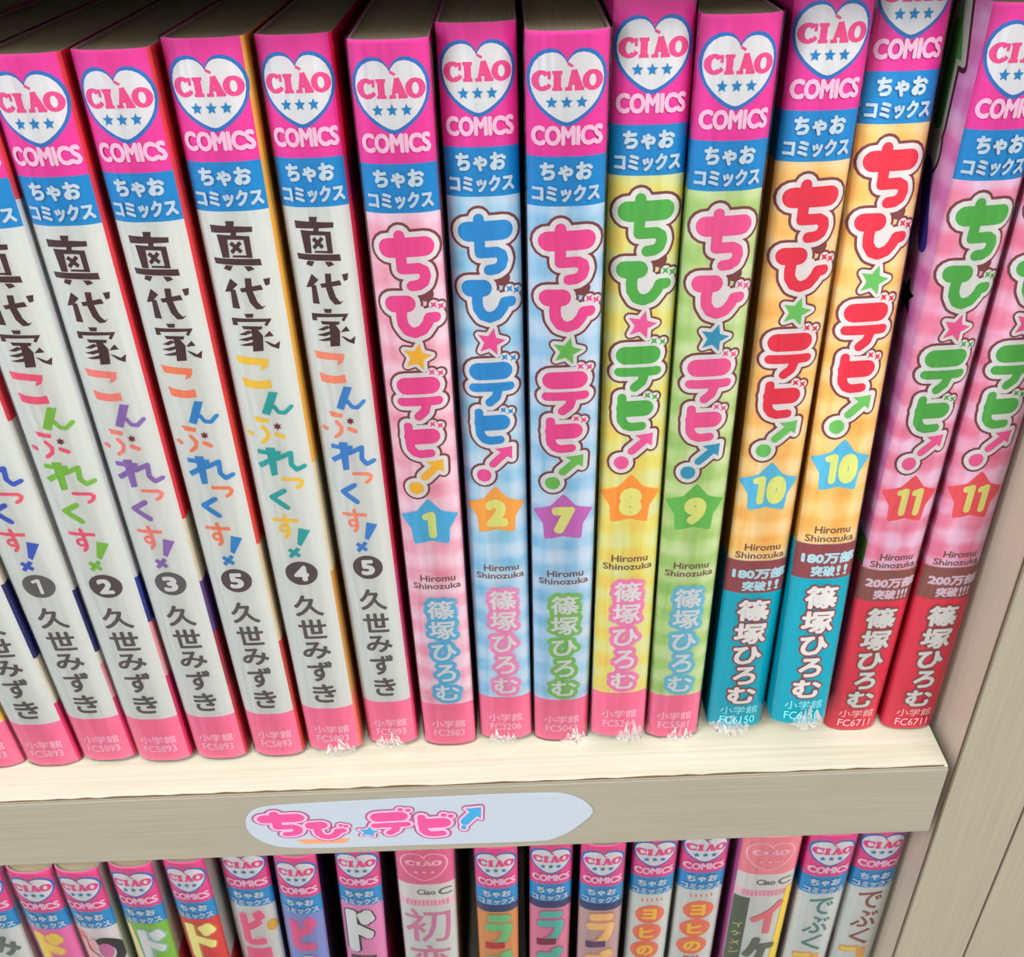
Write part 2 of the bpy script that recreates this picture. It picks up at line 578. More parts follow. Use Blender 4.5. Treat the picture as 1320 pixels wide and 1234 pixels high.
# the coloured syllables below it: first colour, second colour
SYL_A = [[(-4.94, 116.3), (1.64, 115.51), (1.3, 114.09), (-4.58, 114.63)], [(0.46, 114.79), (1.63, 115.42), (0.91, 113.56), (-0.35, 113.15)],
         [(-4.53, 111.56), (-3.07, 110.96), (-3.52, 109.23), (-4.3, 109.48)], [(-3.07, 110.96), (-0.68, 110.61), (-1.31, 108.93), (-3.52, 109.23)],
         [(-0.68, 110.61), (1.18, 110.92), (1.24, 109.08), (-1.31, 108.93)], [(-3.73, 102.54), (-0.58, 101.81), (-0.91, 100.86), (-3.36, 101.27)]] + \
    stroke([(-2.28, 99.93), (-1.3, 98.6), (-1.6, 97.3), (-2.98, 96.25)], 0.42, 8) + stroke([(-5.5, 98.4), (-4.9, 98.1)], 0.5, 8) + \
    stroke([(0.4, 98.2), (1.7, 97.5)], 0.5, 8) + stroke([(-0.1, 86.9), (3.3, 86.6), (3.9, 85.9), (3.5, 85.0), (2.6, 84.5)], 0.42, 8) + \
    seg((-4.3, 76.1), (1.6, 75.7), 0.45) + stroke([(-1.33, 77.2), (-1.0, 73.6), (-1.1, 72.2), (-1.8, 71.3)], 0.42, 8) + ring(-1.95, 73.6, 1.25, 1.2, 0.55, 0.5)
SYL_B = [[(0.44, 108.27), (2.26, 108.02), (-0.25, 102.76), (-1.84, 103.29)], [(1.3, 73.8), (3.8, 72.9), (1.15, 68.6), (0.35, 69.3)],
         [(-2.5, 94.99), (-0.52, 94.92), (-0.94, 88.04), (-2.35, 87.82)]] + \
    stroke([(-0.22, 104.5), (0.9, 104.8), (1.7, 103.42), (2.9, 103.2), (4.4, 104.5)], 0.45, 8) + seg((-4.4, 93.95), (0.5, 93.5), 0.55) + seg((-4.6, 90.3), (-0.2, 92.9), 0.6) + \
    stroke([(-0.4, 92.2), (2.6, 93.5), (2.3, 90.6), (3.3, 89.2), (4.9, 89.8)], 0.55, 8) + stroke([(-0.3, 83.9), (-3.3, 82.2), (-0.2, 79.4)], 0.62, 8) + \
    seg((-1.8, 67.8), (0.5, 65.8), 0.5) + seg((0.5, 68.1), (-1.8, 65.6), 0.5)


def vertical(chars, x, boxes, bold, key):
    o = []
    for c, (hw, lo, hi) in zip(chars, boxes):
        o += text(c, x - hw, x + hw, lo, hi, bold)
    return o


KUZE = [(3.5, 47.4, 54.1), (3.4, 40.2, 46.5), (3.5, 33.5, 39.2), (3.2, 25.7, 32.6), (3.0, 18.1, 24.7)]
SHINO = [(3.4, 45.6, 51.6), (3.4, 38.9, 45.0), (3.2, 31.6, 37.2), (2.6, 24.1, 30.2), (3.2, 17.1, 22.6)]


def numeral_one(x, y0, y1, rad):
    return stroke([(x - 1.0, y1 - rad - .5), (x + .25, y1 - rad), (x + .25, y0 + rad)], rad, 12)


def badge_number(s, y0, y1, bold, hw1=1.7, hw2=3.2):
    if s == '1':
        return numeral_one(0.1, y0, y1, bold * 1.25)
    if s == '11':
        return numeral_one(-1.6, y0, y1, bold * 1.1) + numeral_one(1.9, y0, y1, bold * 1.1)
    if s == '10':
        return numeral_one(-2.0, y0, y1, bold * 1.1) + text('0', -0.6, 3.9, y0, y1, bold)
    hw = hw1 if len(s) == 1 else hw2
    return text(s, -hw, hw, y0, y1, bold)


# ------------------------------------------------------------------ one comic: an Empty at its foot, cover, pages, print, film
def comic(cfg, group):
    x, lean, w, y, tilt, bulge = (cfg[k] for k in ('x', 'lean', 'w', 'y', 'tilt', 'bulge'))
    zf = cfg.get('z', 0.0)
    ht = cfg.get('ht', HT)
    root = bpy.data.objects.new('comic_book', None)
    root.empty_display_size = 0.01
    COL.objects.link(root)
    s, c = math.sin(math.radians(lean)), math.cos(math.radians(lean))
    tt = math.tan(math.radians(tilt))
    ax = Vector((c, 0, -s))
    az = Vector((s, tt, c)).normalized()
    ay = az.cross(ax)
    lift = (w * abs(s) / 2) + (DEPTH * math.sin(math.radians(tilt)) if tilt > 0 else bulge * abs(tt)) + 0.12
    root.matrix_world = Matrix(((ax.x, ay.x, az.x, (x + w / 2 * c) * MM), (ax.y, ay.y, az.y, y * MM), (ax.z, ay.z, az.z, (zf + lift) * MM), (0, 0, 0, 1)))
    tag(root, cfg['label'], 'book', group)

    # cover: bent round the page block, open at the fore edge
    bands = sorted({0.0, ht, *[b for b in cfg['bands'] if b < ht], *[h for h, _ in cfg['right'] if h < ht], *[h for h, _ in cfg['left'] if h < ht]})
    outer = [(-w / 2, DEPTH)] + [(-w / 2, 0.0)] + [(t / 7 * w / 2, spine_y(t / 7, bulge)) for t in STATIONS[1:-1]] + [(w / 2, 0.0), (w / 2, DEPTH)]
    th = 0.45
    inner = [(-w / 2 + th, DEPTH)] + [(-w / 2 + th, th)] + [(t / 7 * (w / 2 - th), spine_y(t / 7, bulge) + th) for t in STATIONS[1:-1]] + [(w / 2 - th, th), (w / 2 - th, DEPTH)]
    n = len(outer)
    verts, faces, mats, idx = [], [], [], []

    def mi(m):
        if m not in mats:
            mats.append(m)
        return mats.index(m)

    def colour_at(lst, h):
        for top, m in sorted(lst, key=lambda q: q[0]):
            if h < top:
                return m
        return lst[-1][1]
    for h in bands:
        verts += [(px, py, h) for px, py in outer]
    base_in = len(verts)
    verts += [(px, py, 0.0) for px, py in inner] + [(px, py, ht) for px, py in inner]
    for k in range(len(bands) - 1):
        hm = (bands[k] + bands[k + 1]) / 2
        for i in range(n - 1):
            a = k * n + i
            faces.append((a, a + 1, a + n + 1, a + n))
            m = cfg['left'] if i == 0 else cfg['right'] if i >= n - 2 - cfg.get('wrap', 0) else cfg['spine']
            idx.append(mi(colour_at(m, hm)))
    wm = mi(ink((150, 118, 122), 0.7))
    for i in range(n - 1):
        a, b = base_in + i, base_in + n + i
        faces.append((a + 1, a, b, b + 1))
        t0 = (len(bands) - 1) * n + i
        faces.append((t0, t0 + 1, b + 1, b))
        faces.append((i + 1, i, a, a + 1))
        idx += [wm, wm, wm]
    for i in (0, n - 1):
        col = [k * n + i for k in range(len(bands))]
        faces.append(tuple(col + [base_in + n + i, base_in + i]))
        idx.append(wm)
    cov = link_mesh('cover', verts, faces, mats, idx, root)

    # page block
    pb = [(-w / 2 + th + .05, DEPTH - 1.0)] + [(-w / 2 + th + .05, th + .3)] + [(t / 7 * (w / 2 - th - .05), spine_y(t / 7, bulge) + th + .15) for t in STATIONS[2:-2]] + [(w / 2 - th - .05, th + .3), (w / 2 - th - .05, DEPTH - 1.0)]
    q = len(pb)
    vs = [(a, b, 0.5) for a, b in pb] + [(a, b, ht - 0.5) for a, b in pb]
    fs = [tuple(reversed(range(q))), tuple(range(q, 2 * q))] + [(i, (i + 1) % q, q + (i + 1) % q, q + i) for i in range(q)]
    link_mesh('page_block', vs, fs, [PAGES], None, root)

    for nm, layers, lf in cfg['print']:
        decal(nm, layers, w, bulge, root, lf)

    # paper band round the foot of the cover
    if 'band' in cfg:
        top, mid, c_mid, c_low, layers = cfg['band']
        g = 0.3
        prof = [(-w / 2 - g, DEPTH)] + [(-w / 2 - g, -0.1)] + [(t / 7 * (w / 2 + g), spine_y(t / 7, bulge) - g) for t in STATIONS[1:-1]] + [(w / 2 + g, -0.1), (w / 2 + g, DEPTH)]
        prof_in = [(px - math.copysign(0.18, px) if abs(px) > w / 2 else px, py if abs(px) > w / 2 else py + 0.18) for px, py in prof]
        n = len(prof)
        hs = [0.0, mid, top]
        vs = [(a, b, h) for h in hs for a, b in prof] + [(a, b, h) for h in hs for a, b in prof_in]
        fs, ix = [], []
        for k in range(2):
            for i in range(n - 1):
                a = k * n + i
                fs.append((a, a + 1, a + n + 1, a + n))
                ix.append(1 if (k == 1 and 0 < i < n - 2) else 0)
                a += 3 * n
                fs.append((a + 1, a, a + n, a + n + 1))
                ix.append(0)
        for i in range(n - 1):
            fs.append((2 * n + i, 2 * n + i + 1, 5 * n + i + 1, 5 * n + i))
            ix.append(2)
            fs.append((i + 1, i, 3 * n + i, 3 * n + i + 1))
            ix.append(0)
        bnd = link_mesh('paper_band', vs, fs, [ink(c_low, 0.3), ink(c_mid, 0.3), ink((235, 225, 215))], ix, root)
        tag(bnd, cfg['band_label'])
        decal('band_lettering', layers, w + 2 * g, bulge, bnd, g)

    # shrink wrap
    if cfg.get('film', True):
        g = 0.62
        prof = [(-w / 2 - g * .5, DEPTH + g)] + [(-w / 2 - g * .5, -0.15)] + [(t / 7 * (w / 2 + g * .45), spine_y(t / 7, bulge) - g) for t in STATIONS[1:-1]] + [(w / 2 + g * .5, -0.15), (w / 2 + g * .5, DEPTH + g)]
        n = len(prof)
        hs = [0.1 + (ht + 0.1) * k / 24 for k in range(25)]
        vs = [(a, b, h) for h in hs for a, b in prof]
        fs = [(k * n + i, k * n + i + 1, (k + 1) * n + i + 1, (k + 1) * n + i) for k in range(24) for i in range(n - 1)]
        fl = link_mesh('clear_wrapper', vs, fs, [FILM[cfg['seed'] % 4]], None, root, True)
        if cfg.get('crumple'):
            # loose sealed end of the wrapper, crumpled at the foot of the spine
            rnd = random.Random(cfg['seed'] * 31 + 5)
            a0, a1, out_mm = cfg['crumple']
            nx, ny = 18, 5
            reach = [out_mm * rnd.uniform(0.15, 1.0) * min(1.0, 0.25 + 1.6 * min(i, nx - i) / nx) for i in range(nx + 1)]
            rise = [rnd.uniform(1.0, 6.5) * min(1.0, 0.2 + 2.2 * min(i, nx - i) / nx) for i in range(nx + 1)]
            vs, fs = [], []
            for j in range(ny + 1):
                for i in range(nx + 1):
                    tt2 = a0 + (a1 - a0) * i / nx
                    k = j / ny
                    px = tt2 * w / 2 + rnd.uniform(-.35, .35) * k
                    py = spine_y(max(-1, min(1, tt2)), bulge) - g - 0.1 - reach[i] * k ** 1.6 - rnd.uniform(0, .35)
                    pz = rise[i] * (1 - k) ** 1.3 + rnd.uniform(0.0, 0.7) * k
                    vs.append((px, py, max(0.15, pz)))
            for j in range(ny):
                for i in range(nx):
                    a = j * (nx + 1) + i
                    fs.append((a, a + 1, a + nx + 2))
                    fs.append((a, a + nx + 2, a + nx + 1))
            link_mesh('crumpled_seal', vs, fs, [CRUMPLE], None, fl)
    return root


def sides(*pairs):
    return [(h, ink(c, 0.3)) for h, c in pairs]


RED, CREAM, NAVY, PINKS, GOLD = (226, 52, 68), (228, 218, 196), (38, 42, 110), (238, 110, 140), (240, 178, 70)


def foot_layers(code, hi=9.4, c=(250, 190, 212)):
    return [('shogaku%.1f' % hi, text('小学館', -4.6, 4.6, hi - 2.9, hi, 0.05, 4), ink(c)), (None, text(code, -4.2, 4.2, hi - 6.0, hi - 3.5, 0.06, 4), ink(c))]


# ------------------------------------------------------------------ upper shelf, white series
WHITE_BANDS = [15.9, 145.2, 154.0]


def white_comic(geo, num, ca, cb, right, label, crumple=None, seed=0, code='FC5893', disc_c=(84, 70, 72)):
    x, lean, w, y, tilt = geo
    title = [('dark', SHIN + DAI + IE, ink(DARKB)), ('sylA', SYL_A, ink(ca)), ('sylB', SYL_B, ink(cb)),
             ('pux', star(0.89, 100.1, 0.95, 0, 0.5, 6), ink((110, 40, 50)))]
    badge = [('disc', disc(0, 60.7, 3.75, 3.5, 28), ink(disc_c)), ('n' + num, badge_number(num, 58.4, 63.0, 0.33, 1.75), ink((240, 240, 240)))]
    cfg = dict(x=x, lean=lean, w=w, y=y, tilt=tilt, bulge=1.9, wrap=1, label=label, bands=WHITE_BANDS,
               spine=[(15.9, ink(FOOT_PINK)), (145.2, ink(PAPER)), (154.0, ink(BLUE)), (200, ink(HEADER_PINK))],
               left=sides((15.9, FOOT_PINK), (145.2, (224, 224, 226)), (154, BLUE), (200, HEADER_PINK)), right=right,
               print=[('heart_emblem', emblem_layers(), 0), ('title_lettering', title, 0), ('volume_badge', badge, 0),
                      ('author_lettering', [('kuze', vertical('久世みずき', 0.1, KUZE, 0.2, 'kuze'), ink((92, 82, 84)))], 0),
                      ('publisher_lettering', foot_layers(code), 0)], seed=seed)
    if crumple:
        cfg['crumple'] = crumple
    return comic(cfg, 'white-spined comics on the upper shelf')


white_comic((-149.0, 0.8, 14.2, 14.2, 0), '6', (240, 150, 60), (90, 120, 200), sides((16, FOOT_PINK), (30, (240, 200, 70)), (70, CREAM), (200, RED)),
            'comic at the left edge of the photo, only its pink spine foot in view', seed=1)
white_comic((-133.6, 0.9, 14.3, 14.0, 0.05), '6', (235, 90, 120), (70, 110, 200), sides((22, (226, 50, 110)), (38, CREAM), (62, NAVY), (95, CREAM), (200, RED)),
            'white-spined comic left of the disc numbered 1, its own disc out of view', seed=2)
white_comic((-118.2, 1.2, 14.1, 14.2, 0.5), '1', (238, 92, 110), (62, 88, 190), sides((22, (226, 50, 110)), (34, (236, 150, 160)), (38, CREAM), (58, NAVY), (104, (224, 220, 212)), (200, RED)),
            'white-spined comic with a grey disc numbered 1 and blue and pink syllables', seed=3, disc_c=(98, 96, 96))
white_comic((-102.9, 1.75, 14.2, 13.3, 0.45), '2', (236, 86, 118), (124, 186, 66), sides((30, (220, 40, 100)), (48, (236, 150, 160)), (62, (44, 50, 140)), (150, (214, 214, 216)), (200, RED)),
            'white-spined comic with a brown disc numbered 2 and green and pink syllables', seed=4)
white_comic((-87.3, 1.55, 13.4, 13.5, 0.38), '3', (244, 128, 120), (140, 104, 176), sides((26, (208, 50, 70)), (44, (170, 40, 60)), (60, (96, 60, 130)), (78, (222, 206, 176)), (200, (232, 50, 64))),
            'white-spined comic with a grey disc numbered 3 and purple and coral syllables', seed=5, disc_c=(94, 90, 92))
white_comic((-71.9, 1.42, 13.2, 13.8, 0.32), '5', (242, 128, 92), (48, 132, 200), sides((40, (214, 60, 50)), (70, (226, 200, 160)), (110, (236, 60, 50)), (200, (232, 54, 60))),
            'white-spined comic with a disc numbered 5 standing between volumes 3 and 4', seed=6)
white_comic((-57.2, 1.42, 13.9, 14.1, 0.7), '4', (240, 194, 62), (42, 160, 160), sides((20, (240, 120, 90)), (60, (216, 150, 60)), (90, (222, 206, 170)), (200, (236, 170, 60))),
            'white-spined comic with a disc numbered 4 and teal and yellow syllables', (-0.5, 0.8, 2.2), 7)
white_comic((-41.5, 1.27, 12.9, 16.0, 0.48), '5', (244, 140, 112), (62, 130, 204), sides((30, (240, 80, 130)), (60, (214, 60, 120)), (200, (220, 34, 74))),
            'white-spined comic with a disc numbered 5 standing beside the pink volume 1', (-0.7, 0.5, 1.8), 8)

# ------------------------------------------------------------------ upper shelf, gingham series
PINK_T, BLUE_T, GREEN_T, RED_T = (234, 72, 146), (40, 140, 206), (82, 170, 74), (222, 48, 72)


def pastel_comic(geo, num, pattern, title_c, acc_c, star_c, author_c, label, code, side_l, side_r, crumple=None, seed=0, band=None, bulge=1.8):
    x, lean, w, y, tilt = geo
    title = [('tb', T_BROWN, ink((122, 62, 66))), ('tw', T_WHITE, ink((240, 236, 236))), ('tf', T_FILL, ink(title_c)), ('ta', T_ACC, ink(acc_c))]
    so = star_outline(-0.1, 74.7, 6.3, 0, 0.6)
    badge = [('bst', star(-0.1, 74.5, 6.95, 0, 0.62) + star_grow(-0.1, 74.5, 6.2, 0, 0.66, 0.6), ink(star_c)),
             ('nv' + num, badge_number(num, 70.5, 78.0, 0.74, 2.6, 4.2), ink((224, 226, 130)))]
    cfg = dict(x=x, lean=lean, w=w, y=y, tilt=tilt, bulge=bulge, label=label, bands=[15.6, 145.2, 154.0],
               spine=[(15.6, ink(FOOT_PINK)), (145.2, pattern), (154.0, ink(BLUE)), (200, ink(HEADER_PINK))],
               left=side_l, right=side_r,
               print=[('heart_emblem', emblem_layers(), 0), ('title_lettering', title, 0), ('volume_badge', badge, 0)], seed=seed)
    names = [('hiro', text('Hiromu', -3.7, 4.8, 57.5, 59.5, 0.06, 4) + text('Shinozuka', -5.6, 6.0, 55.2, 57.1, 0.06, 4), ink((120, 84, 74)))]
    cfg['print'].append(('artist_lettering', names, 0))
    if band:
        c_low, c_mid, line, tail, blabel = band
        S2 = [(3.9, 36.6, 43.3), (3.9, 29.2, 36.0), (3.5, 22.4, 28.4), (2.9, 15.4, 21.6), (3.6, 8.6, 14.6)]
        auth = vertical('篠塚ひろむ', 0.3, S2, 0.28, 'a')
        out = vertical('篠塚ひろむ', 0.3, [(a + .45, b - .45, c + .45) for a, b, c in S2], 0.72, 'b')
        cfg['band'] = (54.8, 45.2, c_mid, c_low, [
            ('bandnum' + line, text(line, -5.6, 6.6, 49.4, 52.6, 0.2), ink((226, 200, 214) if c_low[0] > 150 else (180, 214, 226))),
            ('bandtail' + tail, text('突破', -3.2, 2.4, 45.9, 49.0, 0.16) + text(tail, 2.7, 5.4, 46.0, 48.9, 0.12), ink((226, 200, 214) if c_low[0] > 150 else (180, 214, 226))),
            ('author_out_b', out, ink(c_mid)), ('author_fill_b', auth, ink((240, 236, 234))),
            ('bshog', text('小学館', -4.6, 4.9, 5.0, 7.8, 0.05, 4), ink((255, 190, 190) if c_low[0] > 150 else (140, 226, 236))),
            (None, text(code, -4.4, 4.4, 1.7, 4.3, 0.02, 4), ink((240, 150, 156) if c_low[0] > 150 else (96, 200, 216)))])
        cfg['band_label'] = blabel
    else:
        out = vertical('篠塚ひろむ', 0.55, [(a + 1.15, b - 1.15, c + 1.15) for a, b, c in SHINO], 1.3, 'o')
        auth = vertical('篠塚ひろむ', 0.55, SHINO, 0.16, 'i')
        cfg['print'] += [('author_lettering', [('sh_out', out, ink(author_c)), ('sh_in', auth, ink((236, 236, 236)))], 0),
                         ('publisher_lettering', foot_layers(code), 0)]
    if crumple:
        cfg['crumple'] = crumple
    return comic(cfg, 'pastel checked comics on the upper shelf')


G_PINK = gingham((242, 208, 222), (240, 178, 196), (232, 146, 168), 0.0)
G_BLUE = gingham((200, 218, 234), (162, 206, 230), (118, 184, 220), 2.0)
G_BLUE2 = gingham((204, 220, 238), (166, 206, 232), (122, 186, 222), 5.0)
G_YELL = gingham((220, 222, 160), (226, 216, 110), (234, 194, 98), 7.0)
G_GREEN = gingham((206, 222, 166), (178, 208, 126), (146, 192, 102), 9.0)
G_ORNG = gingham((240, 212, 160), (240, 194, 114), (236, 170, 88), 11.0)
G_ORNG2 = gingham((240, 210, 152), (238, 192, 110), (234, 168, 84), 12.0)
G_ROSE = gingham((240, 200, 226), (238, 150, 180), (230, 112, 144), 13.0)
G_ROSE2 = gingham((240, 196, 222), (238, 146, 176), (230, 108, 140), 14.0)


def flat(c):
    return sides((15.6, FOOT_PINK), (145.2, c), (154, BLUE), (200, HEADER_PINK))


pastel_comic((-26.5, 1.54, 13.4, 15.4, -0.6), '1', G_PINK, PINK_T, (244, 184, 50), (76, 174, 220), (92, 178, 216),
             'pink checked comic with a blue star numbered 1', 'FC2883', flat((240, 170, 190)), sides((90, (206, 60, 120)), (200, (180, 24, 84))), None, 9, bulge=1.5)
pastel_comic((-11.5, 1.32, 13.4, 15.9, 0.6), '2', G_BLUE, BLUE_T, (234, 80, 152), (246, 166, 74), (238, 142, 186),
             'light blue checked comic with an orange star numbered 2', 'FC3206', flat((150, 200, 230)), sides((200, (40, 60, 130))), (-0.7, 0.4, 2.0), 10)
pastel_comic((2.8, 1.45, 13.9, 15.7, -0.9), '7', G_BLUE2, PINK_T, (110, 186, 84), (198, 104, 186), (128, 190, 96),
             'light blue checked comic with a purple star numbered 7', 'FC5043', flat((160, 205, 235)), sides((200, (70, 110, 60))), (-0.05, 1.0, 2.6), 11)
pastel_comic((17.7, 1.45, 13.7, 13.5, 1.7), '8', G_YELL, GREEN_T, (232, 92, 156), (246, 152, 62), (236, 130, 180),
             'yellow checked comic with an orange star numbered 8', 'FC5244', flat((226, 220, 110)), sides((200, (60, 90, 40))), (-0.1, 1.02, 3.4), 12)
pastel_comic((32.3, 1.25, 13.4, 14.8, 0.28), '9', G_GREEN, (234, 86, 146), (52, 150, 186), (104, 184, 84), (110, 188, 214),
             'green checked comic with a green star numbered 9', 'FC5581', flat((170, 205, 110)), sides((200, (90, 60, 40))), (-0.4, 0.8, 1.3), 13)
TEAL_BAND = ((0, 168, 190), (146, 72, 78), '180万部', '!!', 'teal paper band with a brown strip round the foot')
RED_BAND = ((232, 58, 84), (150, 88, 82), '200万部', '!!!', 'red paper band with a brown strip round the foot')
pastel_comic((48.6, 1.25, 13.6, 14.8, 1.9), '10', G_ORNG, RED_T, (108, 190, 96), (88, 182, 222), None,
             'orange comic numbered 10 with a teal foot band, next to the green volume 9', 'FC6150', flat((226, 170, 70)), sides((54, (0, 150, 170)), (200, (220, 150, 70))), (-1.02, 0.5, 4.2), 14, TEAL_BAND)
pastel_comic((63.7, 1.1, 13.3, 10.5, 4.7), '10', G_ORNG2, RED_T, (108, 190, 96), (88, 182, 222), None,
             'orange comic numbered 10 with a teal foot band, leaning back beside pink volume 11', 'FC6150', flat((220, 160, 70)), sides((54, (150, 30, 70)), (200, (120, 50, 50))), (-0.4, 0.9, 3.6), 15, TEAL_BAND)
v11 = pastel_comic((80.1, 1.1, 12.5, 15.6, 0.0), '11', G_ROSE, GREEN_T, (234, 92, 148), (236, 86, 96), None,
                   'pink checked comic numbered 11 with a red foot band, next to an orange volume', 'FC6711',
                   [(55, ink((206, 36, 84))), (62, ink((120, 150, 60))), (200, gingham((240, 196, 230), (234, 150, 206), (220, 100, 180), 15.0))], sides((55, (206, 30, 66)), (200, (226, 110, 140))), None, 16, RED_BAND)
pastel_comic((94.7, 0.68, 12.4, 14.7, 0.3), '11', G_ROSE2, GREEN_T, (234, 92, 148), (236, 86, 96), None,
             'pink checked comic numbered 11 with a red foot band, rightmost against the shelf side', 'FC6711',
             [(55, ink((206, 30, 66))), (200, gingham((238, 190, 226), (232, 130, 170), (214, 80, 130), 16.0))], sides((55, (206, 30, 66)), (200, (226, 110, 140))), None, 17, RED_BAND)

# arrow and dark shapes of the cover picture that peep out on the left board of that volume
w11 = 12.5


def board_art(name, pts_list, parent):
    vs, fs, mats, ix = [], [], [], []
    for n, (pts, m) in enumerate(pts_list):
        for k, p in enumerate(pts):
            b = len(vs)
            vs += [(-w11 / 2 - 0.03 - 0.03 * n - k * 0.0004, yy, h) for yy, h in ((q0 - 2.0, q1) for q0, q1 in p)]
            fs.append(tuple(range(b, b + len(p))))
            if m not in mats:
                mats.append(m)
            ix.append(mats.index(m))
    return link_mesh(name, vs, fs, mats, ix, parent)


ARW = [(13, 160), (13, 176), (9.2, 176)]
board_art('cover_picture', [
    (stroke([(13, 152), (13, 172)], 4.0) + poly_grow([(7.2, 163), (13, 163), (13, 173.5), (10, 173.5)], 1.2) + stroke([(13.4, 147), (13.4, 148)], 4.6), ink((96, 40, 60))),
    (stroke([(13, 152), (13, 172)], 3.2) + poly_grow([(7.6, 163.4), (13, 163.4), (13, 173.4), (10.4, 173.4)], 0.7) + stroke([(13.4, 147), (13.4, 148)], 3.9), ink((206, 206, 196))),
    (stroke([(13, 153), (13, 168)], 1.9) + [[(8.8, 163.6), (13, 163.6), (13, 173)]], ink((96, 170, 84))),
    (stroke([(13, 144), (11, 138), (8.2, 131)], 2.0), ink((70, 56, 150))),
    (star(10.5, 119, 4.2, 10, 0.45, 6), ink((34, 16, 24))),
], v11)

# ------------------------------------------------------------------ lower shelf
LOWZ = -211.5
LOW = [(-167.6, -155.3, 8.2, 7.0), (-152.2, -139.5, 7.3, 5.4), (-138.0, -125.7, 7.0, 5.2), (-123.0, -110.4, 7.9, 5.2), (-107.1, -95.2, 8.7, 4.2), (-92.2, -78.5, 12.3, 4.8),
       (-75.4, -63.2, 9.2, 4.9), (-58.3, -45.3, 11.3, 4.5), (-40.2, -23.2, 10.7, 3.2), (-17.0, -4.5, 9.7, 2.3), (-1.0, 11.5, 10.4, 2.2), (13.9, 26.7, 9.0, 1.7),
       (29.1, 42.1, 11.4, 1.6), (43.6, 57.4, 12.3, 1.2), (60.4, 77.4, 10.0, 0.9), (79.5, 93.0, 9.6, 0.6), (94.6, 108.0, 11.1, 0.2)]
GREY_SIDE = sides((200, (206, 200, 190)))
DARK_SIDE = sides((200, (60, 34, 60)))


def two(a, b, s, x0=-5.4, x1=5.4, h0=112, h1=142, bold=0.9, back=None):
    """big title syllables down a lower spine, outlined"""
    n = len(s)
    o, i = [], []
    for k, ch in enumerate(s):
        top = h1 - (h1 - h0) * k / n
        bot = h1 - (h1 - h0) * (k + 1) / n + 1
        o += text(ch, x0 - .5, x1 + .5, bot - .5, top + .5, bold + .7)
        i += text(ch, x0, x1, bot, top, bold)
    return [(None, o, ink(b)), (None, i, ink(a))]


